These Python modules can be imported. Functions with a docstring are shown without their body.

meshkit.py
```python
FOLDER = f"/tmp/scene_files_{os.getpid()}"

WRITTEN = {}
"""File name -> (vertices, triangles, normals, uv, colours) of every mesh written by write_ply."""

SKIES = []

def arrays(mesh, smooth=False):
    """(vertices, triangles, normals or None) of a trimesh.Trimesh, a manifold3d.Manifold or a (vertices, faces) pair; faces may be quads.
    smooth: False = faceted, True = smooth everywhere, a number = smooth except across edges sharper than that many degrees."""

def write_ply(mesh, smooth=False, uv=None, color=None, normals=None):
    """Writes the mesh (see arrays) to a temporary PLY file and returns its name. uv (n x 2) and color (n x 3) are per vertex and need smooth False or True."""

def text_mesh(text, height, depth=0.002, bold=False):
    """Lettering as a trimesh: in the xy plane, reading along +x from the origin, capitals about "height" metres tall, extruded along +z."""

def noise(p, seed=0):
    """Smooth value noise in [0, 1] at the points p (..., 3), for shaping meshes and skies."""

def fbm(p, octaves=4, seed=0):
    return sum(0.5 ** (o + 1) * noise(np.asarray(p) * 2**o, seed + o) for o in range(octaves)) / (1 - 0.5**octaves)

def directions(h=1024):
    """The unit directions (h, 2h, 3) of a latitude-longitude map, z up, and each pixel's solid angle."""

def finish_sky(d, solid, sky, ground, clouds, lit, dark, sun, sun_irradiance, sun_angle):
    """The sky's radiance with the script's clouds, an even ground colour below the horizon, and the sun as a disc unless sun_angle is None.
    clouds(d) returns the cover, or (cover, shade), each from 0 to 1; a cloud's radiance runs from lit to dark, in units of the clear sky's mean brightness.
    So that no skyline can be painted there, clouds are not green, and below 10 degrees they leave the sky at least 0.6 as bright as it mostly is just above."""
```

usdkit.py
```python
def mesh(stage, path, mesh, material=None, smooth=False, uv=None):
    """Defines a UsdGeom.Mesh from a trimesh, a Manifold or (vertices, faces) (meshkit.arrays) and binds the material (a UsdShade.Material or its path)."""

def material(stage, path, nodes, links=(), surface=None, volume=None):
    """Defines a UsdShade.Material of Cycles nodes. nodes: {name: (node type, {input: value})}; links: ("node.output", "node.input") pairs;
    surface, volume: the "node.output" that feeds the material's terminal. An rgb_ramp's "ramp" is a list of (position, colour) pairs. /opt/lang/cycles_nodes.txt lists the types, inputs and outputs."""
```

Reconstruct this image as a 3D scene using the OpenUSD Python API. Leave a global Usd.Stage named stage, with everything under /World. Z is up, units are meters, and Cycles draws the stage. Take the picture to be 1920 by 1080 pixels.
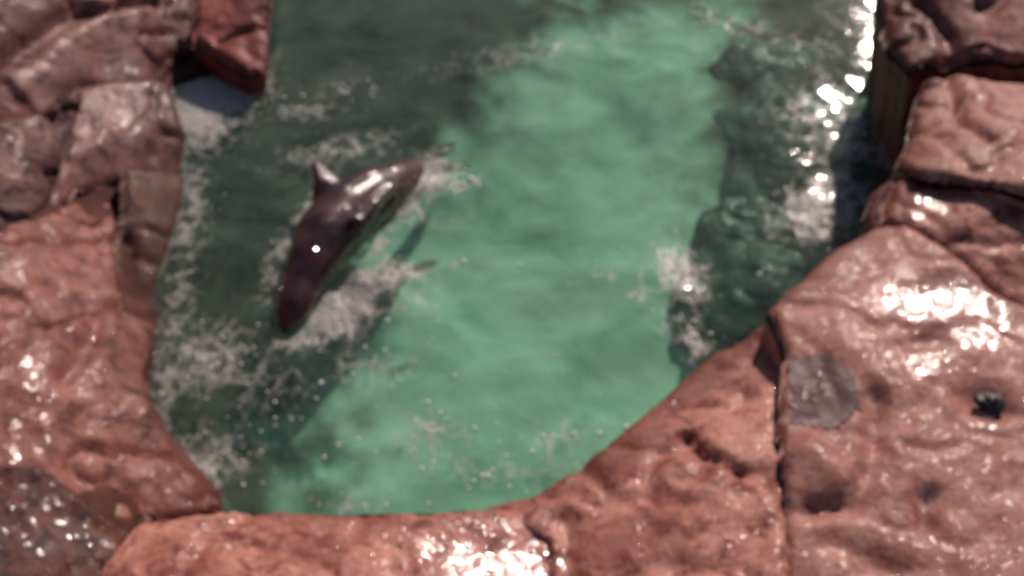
import math, numpy as np, trimesh, usdkit, manifold3d, shapely
from scipy.spatial import Delaunay
from scipy.ndimage import gaussian_filter
from pxr import Usd, UsdGeom, UsdLux, UsdShade, Gf, Sdf
from meshkit import fbm, noise

stage = Usd.Stage.CreateInMemory()
UsdGeom.SetStageUpAxis(stage, UsdGeom.Tokens.z)
UsdGeom.SetStageMetersPerUnit(stage, 1.0)
world = UsdGeom.Xform.Define(stage, '/World')
stage.SetDefaultPrim(world.GetPrim())
stage.DefinePrim('/World/Looks', 'Scope')

# ------------------------------------------------------------------ camera, sky, sun, exposure
CAM_H, PITCH, HFOV = 6.2, math.radians(47), math.radians(45)
FPX = 960 / math.tan(HFOV / 2)
cam = UsdGeom.Camera.Define(stage, '/World/camera')
cam.CreateHorizontalApertureAttr(36.0)
cam.CreateVerticalApertureAttr(36.0 * 9 / 16)
cam.CreateFocalLengthAttr(18 / math.tan(HFOV / 2))
cam.CreateClippingRangeAttr(Gf.Vec2f(0.05, 500))
cam.CreateFStopAttr(3.1)
cam.CreateFocusDistanceAttr(2.0)
cam.CreateExposureAttr(-0.02)
cam.AddTranslateOp().Set(Gf.Vec3d(0, 0, CAM_H))
cam.AddRotateXOp().Set(90 - math.degrees(PITCH))

SUN_EL, SUN_AZ = math.radians(33), math.radians(22)          # azimuth from +y towards +x
SUN_DIR = np.array([math.cos(SUN_EL) * math.sin(SUN_AZ), math.cos(SUN_EL) * math.cos(SUN_AZ), math.sin(SUN_EL)])
sun = UsdLux.DistantLight.Define(stage, '/World/sun')
sun.CreateIntensityAttr(1.1); sun.CreateAngleAttr(2.0); sun.CreateNormalizeAttr(True)
sun.CreateColorAttr(Gf.Vec3f(1.0, 0.83, 0.74))
sun.AddRotateZOp().Set(-math.degrees(SUN_AZ))
sun.AddRotateXOp().Set(-(90 - math.degrees(SUN_EL)))
sky = UsdLux.DomeLight.Define(stage, '/World/sky')
sky_m = usdkit.material(stage, '/World/Looks/sky', {
    'sky': ('sky_texture', {'sky_type': 'single_scattering', 'sun_disc': False, 'sun_elevation': SUN_EL, 'sun_rotation': SUN_AZ}),
    'bg': ('background_shader', {'strength': 0.06})}, [('sky.color', 'bg.color')], surface='bg.background')
UsdShade.MaterialBindingAPI.Apply(sky.GetPrim()).Bind(sky_m)
sky.GetPrim().SetCustomDataByKey('kind', 'structure')

# ------------------------------------------------------------------ helpers
CO = np.array([0, 0, CAM_H])
FW = np.array([0, math.cos(PITCH), -math.sin(PITCH)]); UP = np.array([0, math.sin(PITCH), math.cos(PITCH)])


def at(px, py, z=0.0, plane=None):
    """The point of the level z (or of a tilted plane) that the photograph shows at a pixel: used once, to survey the place."""
    d = FW * FPX + np.array([1.0, 0, 0]) * (px - 960) + UP * (540 - py)
    if plane is None:
        t = (z - CAM_H) / d[2]
    else:
        z0, x0, y0, gx, gy = plane
        t = (z0 - gx * x0 - gy * y0 - CAM_H) / (d[2] - gx * d[0] - gy * d[1])
    return CO + d * t


used = {}


def numbered(parent, name):
    k = used.get((parent, name), 0); used[(parent, name)] = k + 1
    return f'{parent}/{name}' + (f'_{k:03d}' if k else '')


def tag(p, label=None, cat=None, group=None, kind=None):
    p = p.GetPrim() if hasattr(p, 'GetPrim') else p
    for k, v in (('label', label), ('category', cat), ('group', group), ('kind', kind)):
        if v:
            p.SetCustomDataByKey(k, v)
    return p


def obj(name, mesh, mat, parent='/World', smooth=True):
    return usdkit.mesh(stage, numbered(str(parent), name), mesh, mat, smooth=smooth)


def thing(name, label, cat, group=None, loc=(0, 0, 0)):
    x = UsdGeom.Xform.Define(stage, numbered('/World', name)); x.AddTranslateOp().Set(Gf.Vec3d(*map(float, loc)))
    tag(x, label, cat, group)
    return str(x.GetPath())


def primvar(m, name, values):
    UsdGeom.PrimvarsAPI(m).CreatePrimvar(name, Sdf.ValueTypeNames.FloatArray, 'vertex').Set([float(v) for v in values])


def smoothstep(a, b, x):
    t = np.clip((x - a) / (b - a), 0, 1)
    return t * t * (3 - 2 * t)


# ------------------------------------------------------------------ materials
def rock_mat(name, c1, c2, c3, rough=(0.4, 0.75), scale=1.0, bump=0.017, seed=0.0):
    return usdkit.material(stage, f'/World/Looks/{name}', {
        'geo': ('geometry', {}),
        'map': ('mapping', {'mapping_type': 'point', 'location': (seed, seed * 0.7, seed * 1.3), 'scale': (scale, scale, scale)}),
        'n1': ('noise_texture', {'scale': 2.1, 'detail': 6.0, 'roughness': 0.62, 'distortion': 0.8}),
        'n2': ('noise_texture', {'scale': 7.5, 'detail': 7.0, 'roughness': 0.65, 'distortion': 0.4}),
        'n3': ('noise_texture', {'scale': 34.0, 'detail': 5.0, 'roughness': 0.7}),
        'r1': ('map_range', {'range_type': 'smoothstep', 'from_min': 0.42, 'from_max': 0.58}),
        'r2': ('map_range', {'range_type': 'smoothstep', 'from_min': 0.49, 'from_max': 0.62}),
        'r3': ('map_range', {'from_min': 0.3, 'from_max': 0.7, 'to_min': 0.62, 'to_max': 1.32}),
        'm1': ('mix_color', {'blend_type': 'mix', 'a': c1, 'b': c2}),
        'm2': ('mix_color', {'blend_type': 'mix', 'b': c3}),
        'm3': ('mix_color', {'blend_type': 'multiply', 'fac': 1.0}),
        'rr': ('map_range', {'from_min': 0.35, 'from_max': 0.65, 'to_min': rough[0], 'to_max': rough[1]}),
        'b1': ('bump', {'strength': 0.7, 'distance': bump}),
        'b2': ('bump', {'strength': 0.5, 'distance': bump * 0.6}),
        'wet': ('attribute', {'attribute': 'wet'}), 'wn': ('noise_texture', {'scale': 13.0, 'detail': 5.0, 'roughness': 0.6}),
        'ws': ('math', {'math_type': 'add'}), 'wr': ('map_range', {'range_type': 'smoothstep', 'from_min': 0.85, 'from_max': 1.15, 'to_min': 0.08, 'to_max': 1.0}), 'damp': ('attribute', {'attribute': 'damp'}), 'md': ('mix_color', {'blend_type': 'multiply', 'b': (0.55, 0.40, 0.36)}),
        'wb': ('noise_texture', {'scale': 24.0, 'detail': 2.0}), 'b3': ('bump', {'strength': 0.6, 'distance': 0.016}),
        'p': ('principled_bsdf', {'ior': 1.45, 'specular_ior_level': 0.35, 'coat_ior': 1.5, 'coat_roughness': 0.07})},
        [('geo.position', 'map.vector'), ('map.vector', 'n1.vector'), ('map.vector', 'n2.vector'), ('map.vector', 'n3.vector'),
         ('n1.fac', 'r1.value'), ('n2.fac', 'r2.value'), ('n3.fac', 'r3.value'),
         ('r1.result', 'm1.fac'), ('m1.result', 'm2.a'), ('r2.result', 'm2.fac'), ('m2.result', 'm3.a'), ('r3.result', 'm3.b'),
         ('geo.position', 'wn.vector'), ('wet.fac', 'ws.value1'), ('wn.fac', 'ws.value2'), ('ws.value', 'wr.value'), ('wr.result', 'p.coat_weight'), ('geo.position', 'wb.vector'), ('wb.fac', 'b3.height'), ('b3.normal', 'p.coat_normal'),
         ('n2.fac', 'rr.value'), ('rr.result', 'p.roughness'), ('n2.fac', 'b1.height'), ('n3.fac', 'b2.height'), ('b1.normal', 'b2.normal'),
         
         ('b2.normal', 'p.normal'), ('m3.result', 'md.a'), ('damp.fac', 'md.fac'), ('md.result', 'p.base_color')], surface='p.BSDF')


M = {
    'rust': rock_mat('rust_pink_rock', (0.29, 0.088, 0.056), (0.45, 0.185, 0.135), (0.18, 0.042, 0.032), seed=1.0),
    'pink': rock_mat('pale_pink_rock', (0.36, 0.14, 0.105), (0.24, 0.072, 0.050), (0.43, 0.22, 0.18), seed=5.0),
    'brown': rock_mat('red_brown_rock', (0.20, 0.058, 0.043), (0.28, 0.095, 0.070), (0.12, 0.034, 0.028), seed=9.0),
    'purple': rock_mat('purple_brown_rock', (0.14, 0.046, 0.041), (0.21, 0.085, 0.071), (0.07, 0.021, 0.019), seed=13.0),
    'dark': rock_mat('dark_mottled_rock', (0.09, 0.028, 0.025), (0.18, 0.08, 0.066), (0.03, 0.011, 0.011), seed=17.0, bump=0.05),
    'red': rock_mat('red_rock', (0.30, 0.066, 0.05), (0.36, 0.11, 0.085), (0.21, 0.05, 0.04), seed=21.0),
    'ochre': rock_mat('ochre_brown_rock', (0.14, 0.064, 0.038), (0.105, 0.04, 0.03), (0.17, 0.088, 0.06), seed=25.0),
    'wet': rock_mat('dark_wet_rock', (0.11, 0.038, 0.03), (0.16, 0.06, 0.048), (0.05, 0.018, 0.016), rough=(0.10, 0.28), seed=29.0, bump=0.09),
    'grey': rock_mat('grey_stone', (0.12, 0.065, 0.062), (0.16, 0.09, 0.085), (0.08, 0.042, 0.042), seed=33.0),
    'black': rock_mat('black_stone', (0.02, 0.014, 0.018), (0.03, 0.02, 0.024), (0.015, 0.01, 0.012), rough=(0.1, 0.25), seed=37.0),
    'reflection_dark': rock_mat('dark_green_reflection', (0.010, 0.030, 0.023), (0.020, 0.052, 0.038), (0.008, 0.02, 0.017), seed=41.0),  # dark reflection of the right-hand water, put into a rock colour
}

WET_PX = [(945, 1050, 120, 62, 1.1, 1.0), (800, 1030, 60, 40, 0.65, 1.0), (1760, 560, 130, 50, 0.95, 1.2), (1830, 610, 90, 60, 0.85, 1.2), (1740, 390, 80, 40, 0.7, 1.2), (1745, 680, 60, 60, 0.6, 1.2), (1850, 760, 50, 70, 0.7, 1.2), (1740, 940, 40, 60, 0.5, 1.2),
          (150, 660, 45, 80, 0.58, 0.6), (95, 790, 30, 90, 0.66, 0.7), (55, 700, 40, 80, 0.55, 0.8), (40, 850, 30, 110, 0.6, 0.8), (90, 1010, 150, 80, 0.66, 0.8), (160, 570, 40, 40, 0.6, 0.6), (250, 130, 60, 60, 0.55, 0.8), (240, 250, 60, 60, 0.5, 0.5), (215, 420, 40, 40, 0.55, 0.4)]
WETS = []


def wetness(P):
    d = P - CO; px = 960 + FPX * d[:, 0] / (d @ FW); py = 540 - FPX * (d @ UP) / (d @ FW)   # survey of the wet patches
    w = np.zeros(len(P))
    for (x, y, rx, ry, st, z) in WET_PX:
        w = np.maximum(w, st * np.exp(-((px - x) / rx) ** 2 - ((py - y) / ry) ** 2))
    return w


# ------------------------------------------------------------------ setting: terrain with the pool basin
LEFT = (0.12, -2.43, 5.5, -0.8, -0.10); LEFT2 = (0.12, -2.30, 5.49, -0.62, -0.30)                     # plane of the left bank: z0, x0, y0, dz/dx, dz/dy
NEAR = (1.15, 0.0, 3.2, 0.05, -0.15)
RIM_PX = [(275, 950), (430, 948), (560, 960), (720, 972), (870, 968), (900, 940), (1000, 920), (1100, 860), (1200, 765), (1320, 660), (1440, 580), (1560, 480), (1660, 400), (1660, 330), (1700, 230), (1735, 130)]
rim = [at(x, y, plane=NEAR)[:2] for x, y in RIM_PX]
left_edge = [at(x, y)[:2] for x, y in [(500, 0), (490, 165), (400, 190), (330, 215), (345, 330), (322, 450), (298, 600), (272, 700), (290, 780), (350, 850), (430, 935)]]
pool = shapely.Polygon([(-2.3, 12.6), *left_edge, (-1.75, 3.3), *rim[1:], at(1690, 60, 0.5)[:2], (4.2, 10.0), (4.0, 12.6)]).buffer(0)


def plane_z(p, x, y):
    return p[0] + p[3] * (x - p[1]) + p[4] * (y - p[2])


def blob(px, py, rx, ry, ang=0.0, z=0.0):
    """World ellipse (centre, two radii along a turned frame) around what a pixel shows, as a function of x, y."""
    c = at(px, py, z); ex = at(px + rx, py, z) - c; ey = at(px, py - ry, z) - c
    a, b = np.linalg.norm(ex), np.linalg.norm(ey); ca, sa = math.cos(ang), math.sin(ang)
    return lambda x, y: np.exp(-((((x - c[0]) * ca + (y - c[1]) * sa) / a) ** 2 + ((-(x - c[0]) * sa + (y - c[1]) * ca) / b) ** 2))


def signed(x, y):
    pts = shapely.points(x.ravel(), y.ravel())
    s = shapely.distance(shapely.boundary(pool), pts)
    return np.where(shapely.contains(pool, pts), -s, s).reshape(x.shape)


def axis(a, b, lo, hi, step):
    out = [np.arange(a, b, step)]
    k = np.geomspace(step, 1, 14); k = np.cumsum(k)
    left = a - k / k[-1] * (a - lo); right = b + k / k[-1] * (hi - b)
    return np.concatenate([left[::-1], out[0], right])


def grid_faces(nx, ny):
    i, j = np.meshgrid(np.arange(nx - 1), np.arange(ny - 1), indexing='ij')
    q = (i * ny + j)
    return np.stack([q, q + ny, q + ny + 1, q + 1], -1).reshape(-1, 4)


gx, gy = axis(-7, 7, -80, 80, 0.06), axis(-1, 14, -60, 90, 0.06)
X, Y = np.meshgrid(gx, gy, indexing='ij')
S = signed(X, Y)
p3 = np.stack([X, Y, X * 0], -1)
n_lo = fbm(p3 * 0.9, 4, 3) - 0.5
n_hi = fbm(p3 * 4.0, 4, 5) - 0.5
side = ((X + 2.1) * 5.4 - (Y - 3.6) * 6.1 > 0) & (X > -1.45)                # True on the near bank
h_left = np.minimum(np.maximum(plane_z(LEFT, X, Y), np.where(Y < 5.6, plane_z(LEFT2, X, Y), -9)) - 0.135, 3.6 + n_lo)
h_near = np.where(side, np.minimum(plane_z(NEAR, X, Y) - 0.14, -0.8 + S * 6), -2)
h_near = np.maximum(h_near, np.where(side, 0.35, -2))
h_back = np.minimum((Y - 12.4) * 0.9 - 0.2, 1.5 + n_lo)
OUT = np.maximum(np.maximum(h_left, h_near), h_back)
OUT = np.where(S > 0, np.maximum(OUT, -0.8 + np.minimum(S, 0.25) * 3), OUT)
dist = np.maximum(np.abs(X) - 9, 0) + np.maximum(np.abs(Y - 6) - 9, 0)
OUT = OUT * np.exp(-dist / 15) + (1 - np.exp(-dist / 15)) * 1.2
shelf = np.clip(blob(600, 60, 380, 170, 0.3, -0.5)(X, Y) * 1.5 + 0.7 * blob(470, 300, 150, 170, 0, -0.5)(X, Y) + 1.0 * np.exp(-(np.maximum(-S, 0) / 0.85) ** 1.5) * smoothstep(0.6, -0.9, ((X + 2.1) * 5.4 - (Y - 3.6) * 6.1) / 8.15) * (Y < 10), 0, 1)
BED = -0.85 + 0.64 * shelf + 0.22 * n_lo + 0.05 * n_hi
BED = np.maximum(BED, -1.6)
Z = np.where(S < 0, BED, OUT) + np.where(S > 0, 0.12 * n_hi, 0)
painted_dark = np.maximum.reduce([0.8 * blob(700, -90, 800, 150, 0, -0.6)(X, Y), 0.85 * blob(1600, 20, 250, 150, 0, -0.6)(X, Y), 0.8 * blob(470, 560, 250, 380, 0, -0.6)(X, Y), 0.8 * blob(1570, 330, 270, 330, 0, -0.6)(X, Y)])  # dark painted on the bed: reflection at right, sea lion shadow at left
green = np.clip(smoothstep(0.62, 0.25, np.maximum(shelf, painted_dark) + 0.55 * n_hi + 0.25 * n_lo), 0, 1) * (S < 0)
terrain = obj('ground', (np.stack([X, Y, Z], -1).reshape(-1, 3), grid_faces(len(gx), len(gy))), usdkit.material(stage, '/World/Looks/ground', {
    'geo': ('geometry', {}), 'at': ('attribute', {'attribute': 'green'}),
    'n': ('noise_texture', {'scale': 3.0, 'detail': 7.0, 'roughness': 0.65}), 'n2': ('noise_texture', {'scale': 11.0, 'detail': 5.0, 'roughness': 0.6}),
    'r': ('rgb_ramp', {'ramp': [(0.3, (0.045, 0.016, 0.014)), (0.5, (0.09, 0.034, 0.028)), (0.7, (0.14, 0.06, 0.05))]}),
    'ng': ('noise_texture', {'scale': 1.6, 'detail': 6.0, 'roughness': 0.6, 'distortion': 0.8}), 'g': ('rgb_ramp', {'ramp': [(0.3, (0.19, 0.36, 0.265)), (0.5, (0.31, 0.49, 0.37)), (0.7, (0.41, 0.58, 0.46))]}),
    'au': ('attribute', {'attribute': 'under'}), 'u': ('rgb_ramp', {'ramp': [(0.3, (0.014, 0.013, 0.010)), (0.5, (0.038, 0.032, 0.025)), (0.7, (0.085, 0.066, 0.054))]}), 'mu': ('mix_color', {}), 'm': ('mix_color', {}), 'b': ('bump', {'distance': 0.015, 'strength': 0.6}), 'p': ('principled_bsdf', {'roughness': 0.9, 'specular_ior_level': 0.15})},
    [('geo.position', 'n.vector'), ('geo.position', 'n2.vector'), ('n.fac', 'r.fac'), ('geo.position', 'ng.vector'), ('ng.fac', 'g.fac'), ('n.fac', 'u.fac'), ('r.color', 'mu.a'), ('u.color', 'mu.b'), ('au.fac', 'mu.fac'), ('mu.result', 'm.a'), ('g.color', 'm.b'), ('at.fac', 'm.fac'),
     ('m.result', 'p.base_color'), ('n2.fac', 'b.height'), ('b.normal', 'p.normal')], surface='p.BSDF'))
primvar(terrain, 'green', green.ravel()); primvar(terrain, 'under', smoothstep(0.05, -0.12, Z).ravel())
tag(terrain, kind='structure')

# ------------------------------------------------------------------ setting: water
wx, wy = np.arange(-4.2, 4.8, 0.018), np.arange(2.6, 12.9, 0.018)
WX, WY = np.meshgrid(wx, wy, indexing='ij')
rng = np.random.default_rng(4)
chop = 0.15 + 0.75 * blob(1560, 240, 95, 50)(WX, WY) + 0.75 * blob(1550, 385, 50, 55)(WX, WY) - 0.08 * blob(1500, 0, 400, 120)(WX, WY) + 0.7 * blob(1285, 560, 45, 90)(WX, WY) + 0.7 * blob(640, 520, 240, 240)(WX, WY) + 0.4 * blob(420, 720, 160, 260)(WX, WY) + 0.5 * blob(1000, 900, 260, 90)(WX, WY)
wp = np.stack([WX, WY, WX * 0], -1)
warp = np.stack([fbm(wp * 0.8, 3, 11), fbm(wp * 0.8, 3, 12)], -1) - 0.5
UX, UY = WX + 0.9 * warp[..., 0], WY + 0.9 * warp[..., 1]
hgt = np.zeros_like(WX)
for k in range(26):
    lam = 0.13 * (9.0 ** rng.random()); th = rng.normal(0.35, 0.95); ph = rng.random() * 6.28
    a = 0.0062 * lam ** 0.9 * (0.5 + rng.random())
    s = np.sin(2 * math.pi / lam * (UX * math.cos(th) + UY * math.sin(th)) + ph)
    hgt += a * (s + 0.25 * s * s)
hgt += 0.020 * (fbm(wp * np.array([2.2, 2.6, 1]), 4, 21) - 0.5) + 0.010 * (fbm(wp * np.array([7, 8, 1]), 3, 22) - 0.5)
WZ = hgt * chop
FOAM_GLINT_PX = [  # centre, radii, turn, strength
    (800, 325, 60, 35, 0.5, 0.95), (750, 400, 70, 22, 0.6, 0.7), (560, 430, 22, 80, -0.3, 0.75), (690, 470, 50, 30, 0.7, 0.7),
    (635, 580, 80, 42, 0.5, 1.25), (720, 525, 95, 30, 0.25, 0.75), (560, 640, 60, 18, 0.3, 0.7), (510, 520, 25, 70, 0, 0.5), (640, 280, 110, 28, 0.3, 0.55),
    (395, 670, 75, 60, 0.7, 0.75), (480, 720, 90, 60, -0.6, 0.4), (375, 205, 60, 60, 0.2, 1.25), (410, 175, 80, 45, 0.2, 1.25), (350, 400, 40, 190, 0.1, 0.55), (330, 600, 30, 140, 0, 0.6), (370, 870, 75, 70, -0.8, 0.75), (310, 740, 26, 90, 0, 0.6),
    (1555, 225, 95, 50, -0.2, 0.6), (1600, 280, 110, 30, 0.2, 0.6), (1545, 385, 60, 65, -0.8, 0.95), (1275, 515, 45, 55, 0.1, 0.85), (1300, 640, 30, 50, 0.4, 0.6), (1420, 60, 180, 22, -0.45, 0.35),  # foam mixed with painted glints of the choppy water
    (800, 810, 75, 40, -0.3, 0.55), (700, 690, 70, 35, -0.3, 0.4), (950, 880, 150, 30, 0, 0.4), (660, 945, 70, 22, -0.1, 0.55), (1050, 830, 60, 40, 0.5, 0.4),
    (870, 345, 45, 10, 0.6, 0.75), (1130, 510, 35, 10, -0.5, 0.6), (1190, 555, 35, 8, -0.4, 0.5), (850, 495, 55, 7, 0, 0.45),  # pale streaks painted as glints on the ripples
    (990, 100, 230, 26, 0.35, 0.33), (640, 165, 90, 22, 0.1, 0.35), (570, 210, 60, 20, 0.1, 0.5), (1225, 570, 25, 90, 0.3, 0.35), (770, 570, 60, 25, 0.4, 0.5), (840, 420, 40, 20, 0.5, 0.4)]
foam = np.zeros_like(WX)
for (x, y, rx, ry, an, st) in FOAM_GLINT_PX:
    foam = np.maximum(foam, st * blob(x, y, rx * 1.15, ry * 1.15, an)(WX, WY))
foam = np.clip(foam, 0, 1.25)
foam_n = fbm(wp * np.array([5, 5, 1]) + warp[..., [0, 1, 1]] * 6, 5, 31)
inside = shapely.contains(pool.buffer(0.35), shapely.points(WX.ravel(), WY.ravel())).reshape(WX.shape)
idx = -np.ones(WX.shape, int); idx[inside] = np.arange(inside.sum())
q = np.stack([idx[:-1, :-1], idx[1:, :-1], idx[1:, 1:], idx[:-1, 1:]], -1).reshape(-1, 4)
q = q[(q >= 0).all(1)]
wv = np.stack([WX, WY, WZ], -1)[inside]
water = obj('water', (wv, q), usdkit.material(stage, '/World/Looks/water', {
    'geo': ('geometry', {}), 'f': ('attribute', {'attribute': 'foam'}),
    'fm': ('mapping', {'mapping_type': 'point', 'scale': (1.25, 0.75, 1.0)}), 'n': ('noise_texture', {'scale': 6.0, 'detail': 5.0, 'roughness': 0.58, 'distortion': 2.0}),
    'v': ('voronoi_texture', {'feature': 'distance_to_edge', 'scale': 6.0}), 'vw': ('vector_math', {'math_type': 'multiply_add', 'vector2': (0.22, 0.22, 0.22)}), 'vl': ('map_range', {'range_type': 'smoothstep', 'from_min': 0.0, 'from_max': 0.22, 'to_min': 0.34, 'to_max': 0.0}),
    'sum0': ('math', {'math_type': 'add'}), 'sum': ('math', {'math_type': 'add'}),
    'cov': ('map_range', {'range_type': 'smoothstep', 'from_min': 0.88, 'from_max': 1.7, 'to_max': 0.85}),
    'nb': ('noise_texture', {'scale': 26.0, 'detail': 3.0}), 'bump': ('bump', {'distance': 0.003, 'strength': 0.4}),
    'ior': ('map_range', {'to_min': 1.33, 'to_max': 0.752}), 'fr': ('fresnel', {}), 'gl': ('glossy_bsdf', {'roughness': 0.06}),
    'tr': ('transparent_bsdf', {'color': (0.78, 0.95, 0.88)}), 'mk': ('diffuse_bsdf', {'color': (0.20, 0.34, 0.25)}),
    'mm': ('mapping', {'mapping_type': 'point', 'scale': (1.0, 1.5, 1.0)}), 'mn': ('noise_texture', {'scale': 0.9, 'detail': 5.0, 'roughness': 0.62, 'distortion': 2.2}), 'mr': ('map_range', {'from_min': 0.3, 'from_max': 0.7, 'to_min': 0.02, 'to_max': 0.20}), 'murk': ('mix_closure', {}), 'surf': ('mix_closure', {}),
    'fb': ('bump', {'distance': 0.02, 'strength': 0.8}),
    'fd': ('principled_bsdf', {'base_color': (0.45, 0.42, 0.39), 'roughness': 0.35}), 'out': ('mix_closure', {})},
    [('geo.position', 'mm.vector'), ('mm.vector', 'mn.vector'), ('mn.fac', 'mr.value'), ('mr.result', 'murk.fac'), ('geo.backfacing', 'ior.value'), ('ior.result', 'fr.IOR'), ('geo.position', 'fm.vector'), ('fm.vector', 'n.vector'), ('geo.position', 'nb.vector'), ('nb.fac', 'bump.height'), ('bump.normal', 'gl.normal'), ('bump.normal', 'fr.normal'),
     ('n.color', 'vw.vector1'), ('geo.position', 'vw.vector3'), ('vw.vector', 'v.vector'), ('v.distance', 'vl.value'), ('vl.result', 'sum0.value1'), ('n.fac', 'sum0.value2'), ('f.fac', 'sum.value1'), ('sum0.value', 'sum.value2'), ('sum.value', 'cov.value'), ('cov.result', 'out.fac'),
     ('tr.BSDF', 'murk.closure1'), ('mk.BSDF', 'murk.closure2'), ('fr.fac', 'surf.fac'), ('murk.closure', 'surf.closure1'), ('gl.BSDF', 'surf.closure2'),
     ('n.fac', 'fb.height'), ('fb.normal', 'fd.normal'), ('surf.closure', 'out.closure1'), ('fd.BSDF', 'out.closure2')], surface='out.closure'))
primvar(water, 'foam', foam[inside])
tag(water, kind='structure')


def water_z(x, y):
    i = np.clip(((x - wx[0]) / 0.018).round().astype(int), 0, len(wx) - 1); j = np.clip(((y - wy[0]) / 0.018).round().astype(int), 0, len(wy) - 1)
    return WZ[i, j]


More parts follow.
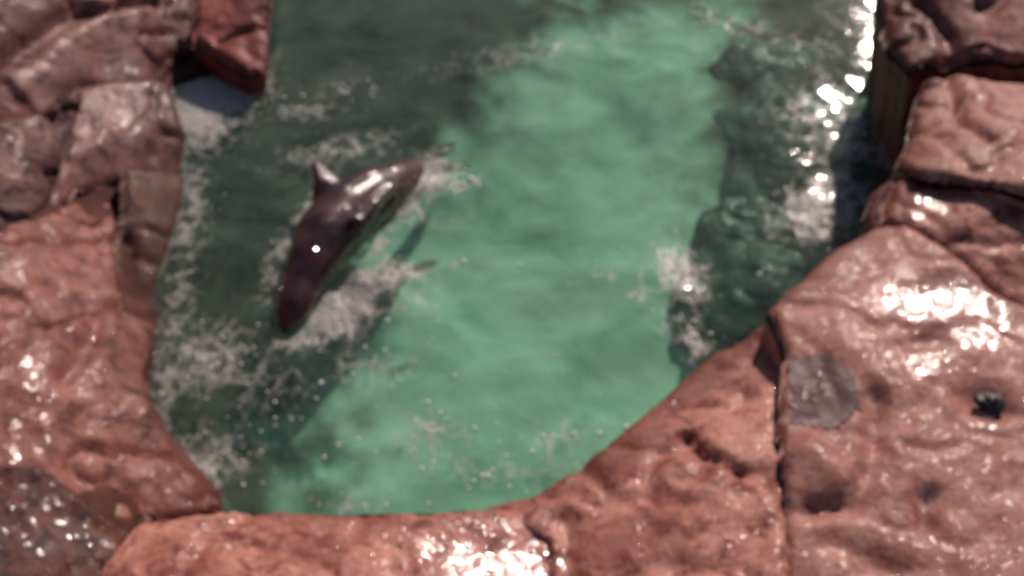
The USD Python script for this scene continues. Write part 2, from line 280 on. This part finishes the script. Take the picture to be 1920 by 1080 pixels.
# ------------------------------------------------------------------ rocks
def slab(px_poly, plane, depth=0.5, edge=0.10, lump=0.05, freq=1.6, seed=0, step=0.03, creases=(), wobble=0.05, shrink=-0.035, fine=0.013, facet=0.20):
    """A solid boulder: the outline surveyed on its own tilted face, rounded towards its edges, lumpy, with sides going down into the bank."""
    z0, x0, y0, gx_, gy_ = plane
    P = np.array([at(x, y, plane=plane) for x, y in px_poly])
    n = np.array([-gx_, -gy_, 1.0]); n /= np.linalg.norm(n)
    u = np.cross([0, 1.0, 0], n); u /= np.linalg.norm(u); v = np.cross(n, u)
    c = P.mean(0); Q = np.stack([(P - c) @ u, (P - c) @ v], 1)
    poly = shapely.Polygon(Q).buffer(0)
    if poly.geom_type != 'Polygon':
        poly = max(poly.geoms, key=lambda g: g.area)
    poly = poly.buffer(-shrink).buffer(-0.05).buffer(0.05)
    if poly.geom_type != 'Polygon':
        poly = max(poly.geoms, key=lambda g: g.area)
    L = poly.exterior.length; m = int(L / step)
    B = np.array([poly.exterior.interpolate(L * k / m).coords[0] for k in range(m)])
    a0, b0, a1, b1 = poly.bounds
    A_, B_ = np.meshgrid(np.arange(a0, a1, step), np.arange(b0, b1, step), indexing='ij')
    g = np.stack([A_.ravel(), B_.ravel()], 1) + np.random.default_rng(seed).uniform(-0.25, 0.25, (A_.size, 2)) * step
    pts = shapely.points(g); inner = poly.buffer(-step * 0.6)
    g = g[shapely.contains(inner, pts)]
    V2 = np.vstack([B, g]); tri = Delaunay(V2).simplices
    cen = V2[tri].mean(1); tri = tri[shapely.contains(poly, shapely.points(cen))]
    e1, e2 = V2[tri[:, 1]] - V2[tri[:, 0]], V2[tri[:, 2]] - V2[tri[:, 0]]
    area = e1[:, 0] * e2[:, 1] - e1[:, 1] * e2[:, 0]; tri = tri[np.abs(area) > 1e-9]; area = area[np.abs(area) > 1e-9]
    tri[area < 0] = tri[area < 0][:, ::-1]
    d = shapely.distance(shapely.boundary(poly), shapely.points(V2))
    p = np.column_stack([V2, np.full(len(V2), seed * 3.7)])
    er = edge * (0.3 + 0.9 * noise(p * 3, seed + 50))
    dd = np.minimum(d, er)
    drop = er - np.sqrt(np.maximum(er ** 2 - (er - dd) ** 2, 0))
    rg = np.random.default_rng(seed + 200); span = np.array([a1 - a0, b1 - b0]); nf = int(6 + 5 * poly.area)
    fc = rg.random((nf, 2)) * span + [a0, b0]; fg = rg.normal(0, facet, (nf, 2)); wv2 = V2 + 0.10 * (np.column_stack([fbm(p * 3, 3, 61), fbm(p * 3, 3, 62)]) - 0.5)
    planes = ((wv2[:, None] - fc[None]) * fg[None]).sum(-1) + 0.9 * facet * np.linalg.norm(wv2[:, None] - fc[None], axis=2) + rg.normal(0, 0.012, nf)
    fac = -np.log(np.exp(-planes * 60).sum(1)) / 60
    hh = lump * 1.3 * (fbm(p * freq, 6, seed) - 0.5) + (fac - np.median(fac)).clip(-0.15, 0.12) - drop
    ridg = 1 - np.abs(2 * fbm(p * freq * 1.3, 3, seed + 7) - 1)
    hh -= lump * 0.5 * smoothstep(0.9, 1.0, ridg)
    hh += fine * (fbm(p * 9, 3, seed + 9) - 0.5) * 2
    hh = (hh + drop) * (1 - 0.8 * np.clip(wetness(c + V2[:, :1] * u + V2[:, 1:] * v), 0, 1) ** 2) - drop      # the film fills the small hollows
    for (line, w, dep) in creases:
        C = np.array([[(at(x, y, plane=plane) - c) @ u, (at(x, y, plane=plane) - c) @ v] for x, y in line])
        ls = shapely.LineString(C); dl = shapely.distance(ls, shapely.points(V2 + 0.05 * np.column_stack([fbm(p * 4, 3, 77), fbm(p * 4, 3, 78)]) - 0.025))
        hh -= dep * np.exp(-(dl / w) ** 2)
    V = c + V2[:, :1] * u + V2[:, 1:] * v + hh[:, None] * n
    wob = wobble * (fbm(np.column_stack([B * 2.5, np.full(m, seed)]), 4, seed + 33) - 0.5) * 2
    dirB = B - np.array(poly.centroid.coords[0]); dirB /= np.linalg.norm(dirB, axis=1, keepdims=True)
    V[:m] += (dirB[:, :1] * u + dirB[:, 1:] * v) * wob[:, None]
    rings = []; down = np.array([0, 0, -1.0]) * 0.6 - n * 0.4; down /= np.linalg.norm(down)
    for k in range(1, 5):
        ring = V[:m] + down * depth * k / 4 + 0.03 * np.stack([fbm(V[:m] * 3 + k, 2, 90 + i) - 0.5 for i in range(3)], 1)
        rings.append(ring)
    N0 = len(V); V = np.vstack([V, *rings, V[:m].mean(0, keepdims=True) + down * depth])
    faces = [tri]; ids = np.arange(m); nxt = (ids + 1) % m
    prev = ids
    for k in range(4):
        cur = N0 + k * m + ids
        faces += [np.stack([prev, cur, cur[nxt]], 1), np.stack([prev, cur[nxt], prev[nxt]], 1)]
        prev = cur
    faces.append(np.stack([prev, np.full(m, len(V) - 1), prev[nxt]], 1))
    mesh = trimesh.Trimesh(V, np.vstack(faces), process=False)
    return mesh


def dampness(P):
    S_ = signed(P[:, 0], P[:, 1]) + 0.25 * (fbm(P * 2.5, 4, 91) - 0.5)
    return np.maximum(smoothstep(0.32, 0.0, S_), smoothstep(0.25, 0.02, P[:, 2] + 0.2 * (fbm(P * 3, 4, 92) - 0.5)))


def off(p, dz, dgx=0.0, dgy=0.0):
    return (p[0] + dz, p[1], p[2], p[3] + dgx, p[4] + dgy)


def rock(label, poly, plane, mat, group=None, name='rock', **kw):
    g = slab(poly, plane, **kw); m = obj(name, g, M[mat], smooth=True); primvar(m, 'wet', wetness(g.vertices)); primvar(m, 'damp', dampness(g.vertices))
    tag(m, label, 'rock', group)
    return m


# near bank
rock('rust pink slab along the bottom edge with a straight rim facing the water',
     [(272, 950), (430, 946), (560, 958), (720, 970), (872, 967), (925, 962), (1150, 970), (1190, 1140), (150, 1140)], (1.20, -0.3, 3.1, -0.20, -0.18), 'rust', depth=1.3, edge=0.08, lump=0.035, facet=0.07, seed=1,
     creases=[([(300, 1150), (400, 980), (480, 950)], 0.03, 0.03)])
rock('orange brown end face at the left end of the bottom slab', [(268, 958), (280, 1000), (245, 1140), (120, 1140), (205, 1060)], off(NEAR, -0.10), 'ochre', depth=1.0, edge=0.06, seed=2, lump=0.03)
R2 = off(NEAR, 0.0)
rock('rust coloured boulder curving along the pool rim at bottom centre, with a short forked crack',
     [(880, 962), (905, 940), (1000, 918), (1100, 858), (1200, 763), (1320, 658), (1440, 585), (1478, 660), (1468, 800), (1480, 960), (1490, 1140), (1050, 1140), (1030, 1000), (960, 985)], R2, 'rust', depth=1.4, edge=0.12, lump=0.045, seed=3, facet=0.12,
     creases=[([(1290, 815), (1320, 850), (1390, 892)], 0.03, 0.05), ([(1060, 960), (1070, 1140)], 0.05, 0.04), ([(1210, 930), (1230, 860), (1290, 815)], 0.035, 0.03)])
R3 = (1.22, 1.9, 4.3, 0.02, -0.11)
big = thing('rock', 'large flat pink boulder with a grey square patch at lower right', 'rock')
g = slab([(1445, 582), (1560, 478), (1640, 432), (1692, 428), (1800, 500), (1850, 545), (1990, 620), (1990, 1140), (1490, 1140), (1480, 960), (1468, 800), (1480, 660)], R3, depth=1.4, edge=0.10, lump=0.035, seed=4, fine=0.014, facet=0.06,
     creases=[([(1530, 700), (1545, 770)], 0.14, 0.035), ([(1525, 850), (1560, 880)], 0.11, -0.055), ([(1640, 740), (1640, 860), (1600, 940), (1520, 945)], 0.05, 0.05), ([(1745, 920), (1740, 960)], 0.06, 0.07), ([(1850, 752), (1862, 758)], 0.10, 0.07), ([(1700, 650), (1760, 640)], 0.06, 0.03), ([(1560, 1000), (1700, 1050)], 0.06, 0.03)])
bm = obj('boulder', g, M['pink'], big); primvar(bm, 'wet', wetness(g.vertices)); primvar(bm, 'damp', dampness(g.vertices))
def px_of(P):
    d = P - CO
    return np.stack([960 + FPX * d[:, 0] / (d @ FW), 540 - FPX * (d @ UP) / (d @ FW)], 1)


tc = g.triangles_center; on = shapely.contains(shapely.Polygon([(1478, 668), (1545, 664), (1600, 700), (1614, 765), (1575, 806), (1488, 796)]), shapely.points(px_of(tc) + 14 * (np.stack([fbm(tc * 6, 3, 5), fbm(tc * 6, 3, 6)], 1) - 0.5))) & (g.face_normals[:, 2] > 0.3)
pf, inv = np.unique(g.faces[on], return_inverse=True); pf_f = inv.reshape(-1, 3); top = g.vertices[pf] + [0, 0, 0.006]
pm = trimesh.Trimesh(np.vstack([top, top - [0, 0, 0.05]]), np.vstack([pf_f, pf_f[:, ::-1] + len(top)]), process=False)
ed = np.sort(pf_f[:, [0, 1, 1, 2, 2, 0]].reshape(-1, 2), axis=1); un, cnt = np.unique(ed, axis=0, return_counts=True); be = un[cnt == 1]
wall = np.vstack([np.column_stack([be, be[:, 1] + len(top)]), np.column_stack([be[:, 0], be[:, 1] + len(top), be[:, 0] + len(top)])])
pm = trimesh.Trimesh(pm.vertices, np.vstack([pm.faces, wall]), process=False)
tag(obj('patch', pm, M['grey'], big, smooth=50), 'flat grey brown squarish stone patch')
rock('orange pink boulder at right edge between two slanting cracks, warm glints on its top',
     [(1690, 328), (1800, 338), (1990, 380), (1990, 600), (1860, 520), (1790, 470), (1700, 418), (1660, 405), (1668, 370)], (1.20, 2.6, 5.2, 0.06, -0.02), 'rust', depth=1.3, edge=0.12, lump=0.05, seed=7)
rock('pale pink blunt cornered boulder at right edge above the orange one',
     [(1740, 118), (1800, 100), (1990, 128), (1990, 392), (1840, 360), (1715, 330), (1690, 290), (1715, 230), (1722, 170)], (1.22, 2.8, 6.0, 0.10, -0.06), 'pink', depth=1.3, edge=0.13, lump=0.06, seed=8,
     creases=[([(1790, 140), (1800, 230), (1850, 280)], 0.05, 0.05)])
rock('dark red wedge of rock in shade between water and the right boulders', [(1625, 400), (1640, 360), (1700, 312), (1720, 330), (1700, 400), (1690, 425), (1640, 440)], (0.95, 2.0, 5.6, 0.35, -0.05), 'brown', depth=1.0, edge=0.06, lump=0.03, seed=9)
rock('dark red brown boulder in the top right corner behind the pale pink one',
     [(1640, -40), (1990, -60), (1990, 115), (1860, 95), (1800, 92), (1735, 110), (1705, 130), (1672, 75)], (1.0, 3.2, 8.2, 0.35, -0.05), 'brown', depth=1.4, edge=0.14, lump=0.10, seed=10,
     creases=[([(1720, 0), (1770, 60), (1780, 100)], 0.06, 0.08)])

# left bank
LB = 'slabs of the left rock bank'
rock('bright red block hanging over a dark gap at the top of the left bank', [(372, -30), (500, -30), (494, 60), (490, 128), (470, 135), (425, 104), (374, 55)], (0.24, -2.2, 7.8, -0.22, 0.12), 'red', depth=0.22, edge=0.07, lump=0.035, seed=11,
     creases=[([(410, 72), (450, 60), (500, 52)], 0.022, 0.05)])
rock('mottled purple grey slab in the top left corner with a dark crack', [(-60, -40), (365, -30), (372, 80), (330, 120), (298, 160), (240, 152), (160, 150), (95, 200), (-60, 240)], off(LEFT, 0.05, 0.0), 'purple', depth=0.7, edge=0.12, lump=0.09, seed=12,
     creases=[([(150, 28), (210, 22), (290, 4)], 0.04, 0.10), ([(0, 110), (90, 60), (160, 20)], 0.08, 0.09)])
rock('dusky purple slab on the left bank right beside the grey splash', [(155, 158), (240, 156), (296, 164), (318, 215), (338, 270), (345, 328), (240, 322), (150, 340), (105, 390), (130, 290)], off(LEFT, 0.02), 'purple', depth=0.6, edge=0.07, lump=0.05, seed=13)
rock('dark mottled rock with deep hollows at the left edge of the picture', [(-60, 245), (95, 206), (150, 165), (128, 290), (95, 375), (40, 415), (-60, 470)], off(LEFT, -0.04), 'dark', depth=0.7, edge=0.12, lump=0.14, freq=2.4, seed=14)
rock('broad reddish slab in the middle of the left bank above the long slanting crack', [(-60, 480), (45, 420), (110, 392), (180, 342), (225, 330), (232, 400), (218, 450), (222, 572), (150, 598), (-60, 682)], off(LEFT, 0.03), 'brown', depth=0.6, edge=0.06, lump=0.06, seed=15,
     creases=[([(130, 455), (215, 440)], 0.03, 0.03)])
rock('narrow ochre brown slab standing at the water edge of the left bank', [(228, 332), (345, 334), (335, 400), (318, 460), (300, 560), (292, 592), (226, 575), (222, 460), (238, 400)], off(LEFT, 0.0), 'ochre', depth=0.6, edge=0.10, lump=0.05, seed=16,
     creases=[([(250, 440), (262, 520)], 0.035, 0.07)])
rock('large smooth reddish boulder at lower left with wet streaks running down it', [(-60, 692), (150, 608), (225, 582), (292, 602), (268, 700), (278, 770), (340, 850), (425, 938), (270, 948), (240, 950), (130, 905), (60, 870), (-60, 845)], off(LEFT2, 0.03), 'brown', depth=0.7, edge=0.09, lump=0.07, seed=17,
     creases=[([(110, 720), (170, 650), (180, 600)], 0.05, 0.04)])
rock('rough dark wet rock in the bottom left corner glittering with small highlights', [(-60, 855), (60, 880), (130, 915), (240, 960), (262, 965), (200, 1070), (110, 1150), (-60, 1150)], off(LEFT2, 0.0, 0.2), 'wet', depth=0.7, edge=0.08, lump=0.10, freq=3.0, fine=0.05, seed=18, step=0.025)

# rocks added under water to carry the dark reflection at the right
for lab, px, py, rx, ry, hgt_, sd in [('largest added dark green rock under water, for the dark reflection beneath the sparkling ripples at the right', 1520, 270, 0.85, 1.15, 1.05, 3), ('added dark green rock under water close below the right rim, for the dark reflection beside the bright foam', 1460, 560, 0.75, 0.65, 1.0, 4),
                                       ('small added dark green rock under water, for the dark reflection between two larger ones at the right', 1400, 420, 0.42, 0.5, 0.75, 6), ('low added dark green rock deep under water, for the dark reflection in front of the top right corner', 1440, 120, 0.6, 0.5, 0.7, 9)]:
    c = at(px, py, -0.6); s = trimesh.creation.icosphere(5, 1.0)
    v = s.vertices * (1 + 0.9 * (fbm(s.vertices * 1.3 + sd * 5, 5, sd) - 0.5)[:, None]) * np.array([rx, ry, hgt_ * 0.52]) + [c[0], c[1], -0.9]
    tag(obj('added_dark_rock', (v, s.faces), M['reflection_dark']), lab, 'rock')

# pebble in the boulder's hollow
c = at(1856, 755, plane=off(R3, -0.02)); s = trimesh.creation.icosphere(3, 1.0)
v = s.vertices * (1 + 0.9 * (fbm(s.vertices * 1.7, 3, 8) - 0.5)[:, None]) * np.array([0.075, 0.06, 0.04]) + c
tag(obj('pebble', (v, s.faces), M['black']), 'small black wet pebble lying in a hollow of the large flat pink boulder', 'pebble')

# ------------------------------------------------------------------ sea lion
fur = usdkit.material(stage, '/World/Looks/wet_fur', {
    'geo': ('geometry', {}), 'n': ('noise_texture', {'scale': 6.0, 'detail': 5.0}), 'nb': ('noise_texture', {'scale': 60.0, 'detail': 3.0}),
    'r': ('rgb_ramp', {'ramp': [(0.35, (0.020, 0.005, 0.005)), (0.65, (0.065, 0.014, 0.012))]}), 'b': ('bump', {'distance': 0.004, 'strength': 0.4}),
    'p': ('principled_bsdf', {'roughness': 0.3, 'coat_weight': 0.7, 'coat_roughness': 0.07}), 'nc': ('noise_texture', {'scale': 7.0, 'detail': 2.0}), 'bc': ('bump', {'distance': 0.09, 'strength': 0.7})},
    [('geo.position', 'n.vector'), ('geo.position', 'nb.vector'), ('n.fac', 'r.fac'), ('r.color', 'p.base_color'), ('nb.fac', 'b.height'), ('b.normal', 'p.normal'), ('geo.position', 'nc.vector'), ('nc.fac', 'bc.height'), ('bc.normal', 'p.coat_normal')], surface='p.BSDF')
Mf = manifold3d.Manifold


def ball(c, r, flat=1.0):
    return Mf.sphere(r, 24).scale((1, 1, flat)).translate(tuple(float(t) for t in c))


def chain(joints):
    out = [Mf.batch_hull([ball(a[0], a[1], a[2] if len(a) > 2 else 1), ball(b[0], b[1], b[2] if len(b) > 2 else 1)]) for a, b in zip(joints, joints[1:])]
    return out


sp = [(at(543, 610, -0.02), 0.072), (at(548, 592, 0.02), 0.10), (at(554, 572, 0.05), 0.122), (at(566, 538, 0.07), 0.135), (at(586, 494, 0.09), 0.185), (at(613, 445, 0.10), 0.228), (at(648, 404, 0.09), 0.24), (at(693, 374, 0.05), 0.225), (at(738, 350, -0.03), 0.19), (at(778, 330, -0.14), 0.15), (at(806, 314, -0.24), 0.10)]
pieces_extra = [(at(672, 420, 0.24), 0.07), (at(700, 385, 0.255), 0.055), (at(730, 352, 0.18), 0.045), (at(757, 332, 0.08), 0.03)]
pieces = chain(sp) + chain(pieces_extra)
pieces += [Mf.batch_hull([ball(at(608, 385, 0.17), 0.09), ball(at(645, 370, 0.19), 0.09), ball(at(602, 345, 0.25), 0.055), ball(at(625, 340, 0.24), 0.04)]),
           Mf.batch_hull([ball(at(602, 345, 0.25), 0.055), ball(at(625, 340, 0.24), 0.04), ball(at(592, 310, 0.27), 0.03)])]
pieces += chain([(at(700, 420, 0.0), 0.08, 0.6), (at(742, 395, -0.06), 0.075, 0.4), (at(775, 365, -0.12), 0.06, 0.3), (at(795, 345, -0.15), 0.03, 0.3)])
for dx, dy in ((0, 0), (14, 22)):
    pieces += chain([(at(800, 302, -0.22), 0.07, 0.6), (at(818 + dx, 290 + dy, -0.28), 0.055, 0.35), (at(838 + dx * 1.6, 278 + dy * 1.6, -0.33), 0.05, 0.25), (at(850 + dx * 2, 268 + dy * 2, -0.36), 0.02, 0.25)])
body = Mf.batch_boolean(pieces, manifold3d.OpType.Add).refine_to_length(0.018)
mm = body.to_mesh(); body = trimesh.Trimesh(mm.vert_properties[:, :3], mm.tri_verts)
trimesh.smoothing.filter_taubin(body, lamb=0.5, nu=0.51, iterations=22)
base = at(652, 398, 0)
sl = thing('sea_lion', 'dark brown wet sea lion swimming with one fore flipper raised', 'sea lion', loc=base)
body.vertices -= base
obj('body', body, fur, sl)
eye = usdkit.material(stage, '/World/Looks/eye', {'p': ('principled_bsdf', {'base_color': (0.005, 0.004, 0.004), 'roughness': 0.05})}, [], surface='p.BSDF')
hd, hx = sp[1][0], sp[2][0] * 0.7 + sp[3][0] * 0.3
ax = (hd - hx) / np.linalg.norm(hd - hx); sd = np.cross(ax, [0, 0, 1]); sd /= np.linalg.norm(sd); upv = np.cross(sd, ax)
for s_ in (-1, 1):
    e = trimesh.creation.icosphere(2, 0.018); e.apply_translation(hd + sd * s_ * 0.072 + upv * 0.064 + ax * 0.01 - base); obj('eye', e, eye, sl)
    Ear = Mf.batch_hull([ball(hx + sd * s_ * 0.105 + upv * 0.055 - base, 0.014), ball(hx + sd * s_ * 0.125 + upv * 0.05 - ax * 0.045 - base, 0.006)]); obj('ear', Ear, fur, sl)
nz = trimesh.creation.icosphere(2, 1.0); nz.apply_scale([0.03, 0.022, 0.02]); nz.apply_translation(sp[0][0] + ax * 0.06 + upv * 0.02 - base); obj('nose', nz, eye, sl)

# ------------------------------------------------------------------ bubbles and drops, many put in as bright dots of glint
bub = usdkit.material(stage, '/World/Looks/bubble', {'p': ('principled_bsdf', {'base_color': (0.8, 0.79, 0.77), 'roughness': 0.1})}, [], surface='p.BSDF')
ico = trimesh.creation.icosphere(1, 1.0)


def bubbles(label, spots, seed):
    r = np.random.default_rng(seed); vs, fs, n0 = [], [], 0
    for (px, py, rx, ry, n, big_) in spots:
        for _ in range(int(n * 0.6)):
            a, b = r.normal(0, 0.5, 2); c = at(px + a * rx, py + b * ry)
            if not pool.contains(shapely.Point(c[0], c[1])):
                continue
            rad = big_ * (0.2 + 0.9 * r.random() ** 3)
            c[2] = water_z(c[0], c[1]) + rad * 0.2
            vs.append(ico.vertices * rad * np.array([1, 1, 0.75]) + c); fs.append(ico.faces + n0); n0 += len(ico.vertices)
    tag(obj('bubbles', (np.vstack(vs), np.vstack(fs)), bub), label, 'bubbles', kind='stuff')


bubbles('white bubbles in the foam around the sea lion', [(650, 570, 110, 60, 160, 0.012), (560, 640, 70, 20, 40, 0.010), (650, 285, 110, 30, 60, 0.010), (510, 520, 30, 80, 40, 0.010), (720, 530, 90, 40, 60, 0.010)], 1)
bubbles('bright bubbles and painted glints churning at the right rim below the pale boulders', [(1555, 225, 90, 45, 70, 0.015), (1600, 285, 110, 40, 70, 0.012), (1545, 390, 55, 60, 90, 0.014), (1275, 515, 40, 50, 60, 0.014), (1300, 620, 35, 60, 30, 0.014), (1390, 500, 50, 20, 6, 0.02)], 2)
bubbles('scattered bubbles over the open green water, many of them painted glints', [(860, 620, 300, 120, 60, 0.017), (900, 850, 300, 110, 170, 0.016), (1130, 510, 40, 12, 20, 0.02), (1190, 555, 40, 12, 16, 0.018), (870, 495, 50, 8, 14, 0.016), (620, 170, 120, 40, 40, 0.016), (790, 810, 80, 50, 50, 0.012), (700, 690, 90, 40, 30, 0.012), (1050, 830, 80, 60, 25, 0.014), (660, 945, 80, 25, 25, 0.012), (1000, 450, 300, 150, 14, 0.012), (870, 345, 35, 14, 26, 0.024)], 3)
bubbles('grey bubbles along the foot of the left bank', [(395, 670, 80, 60, 80, 0.012), (480, 740, 120, 120, 70, 0.011), (380, 220, 60, 60, 60, 0.012), (560, 215, 70, 25, 24, 0.016), (370, 420, 50, 200, 70, 0.010), (440, 850, 60, 70, 30, 0.012), (430, 320, 80, 90, 30, 0.011)], 4)
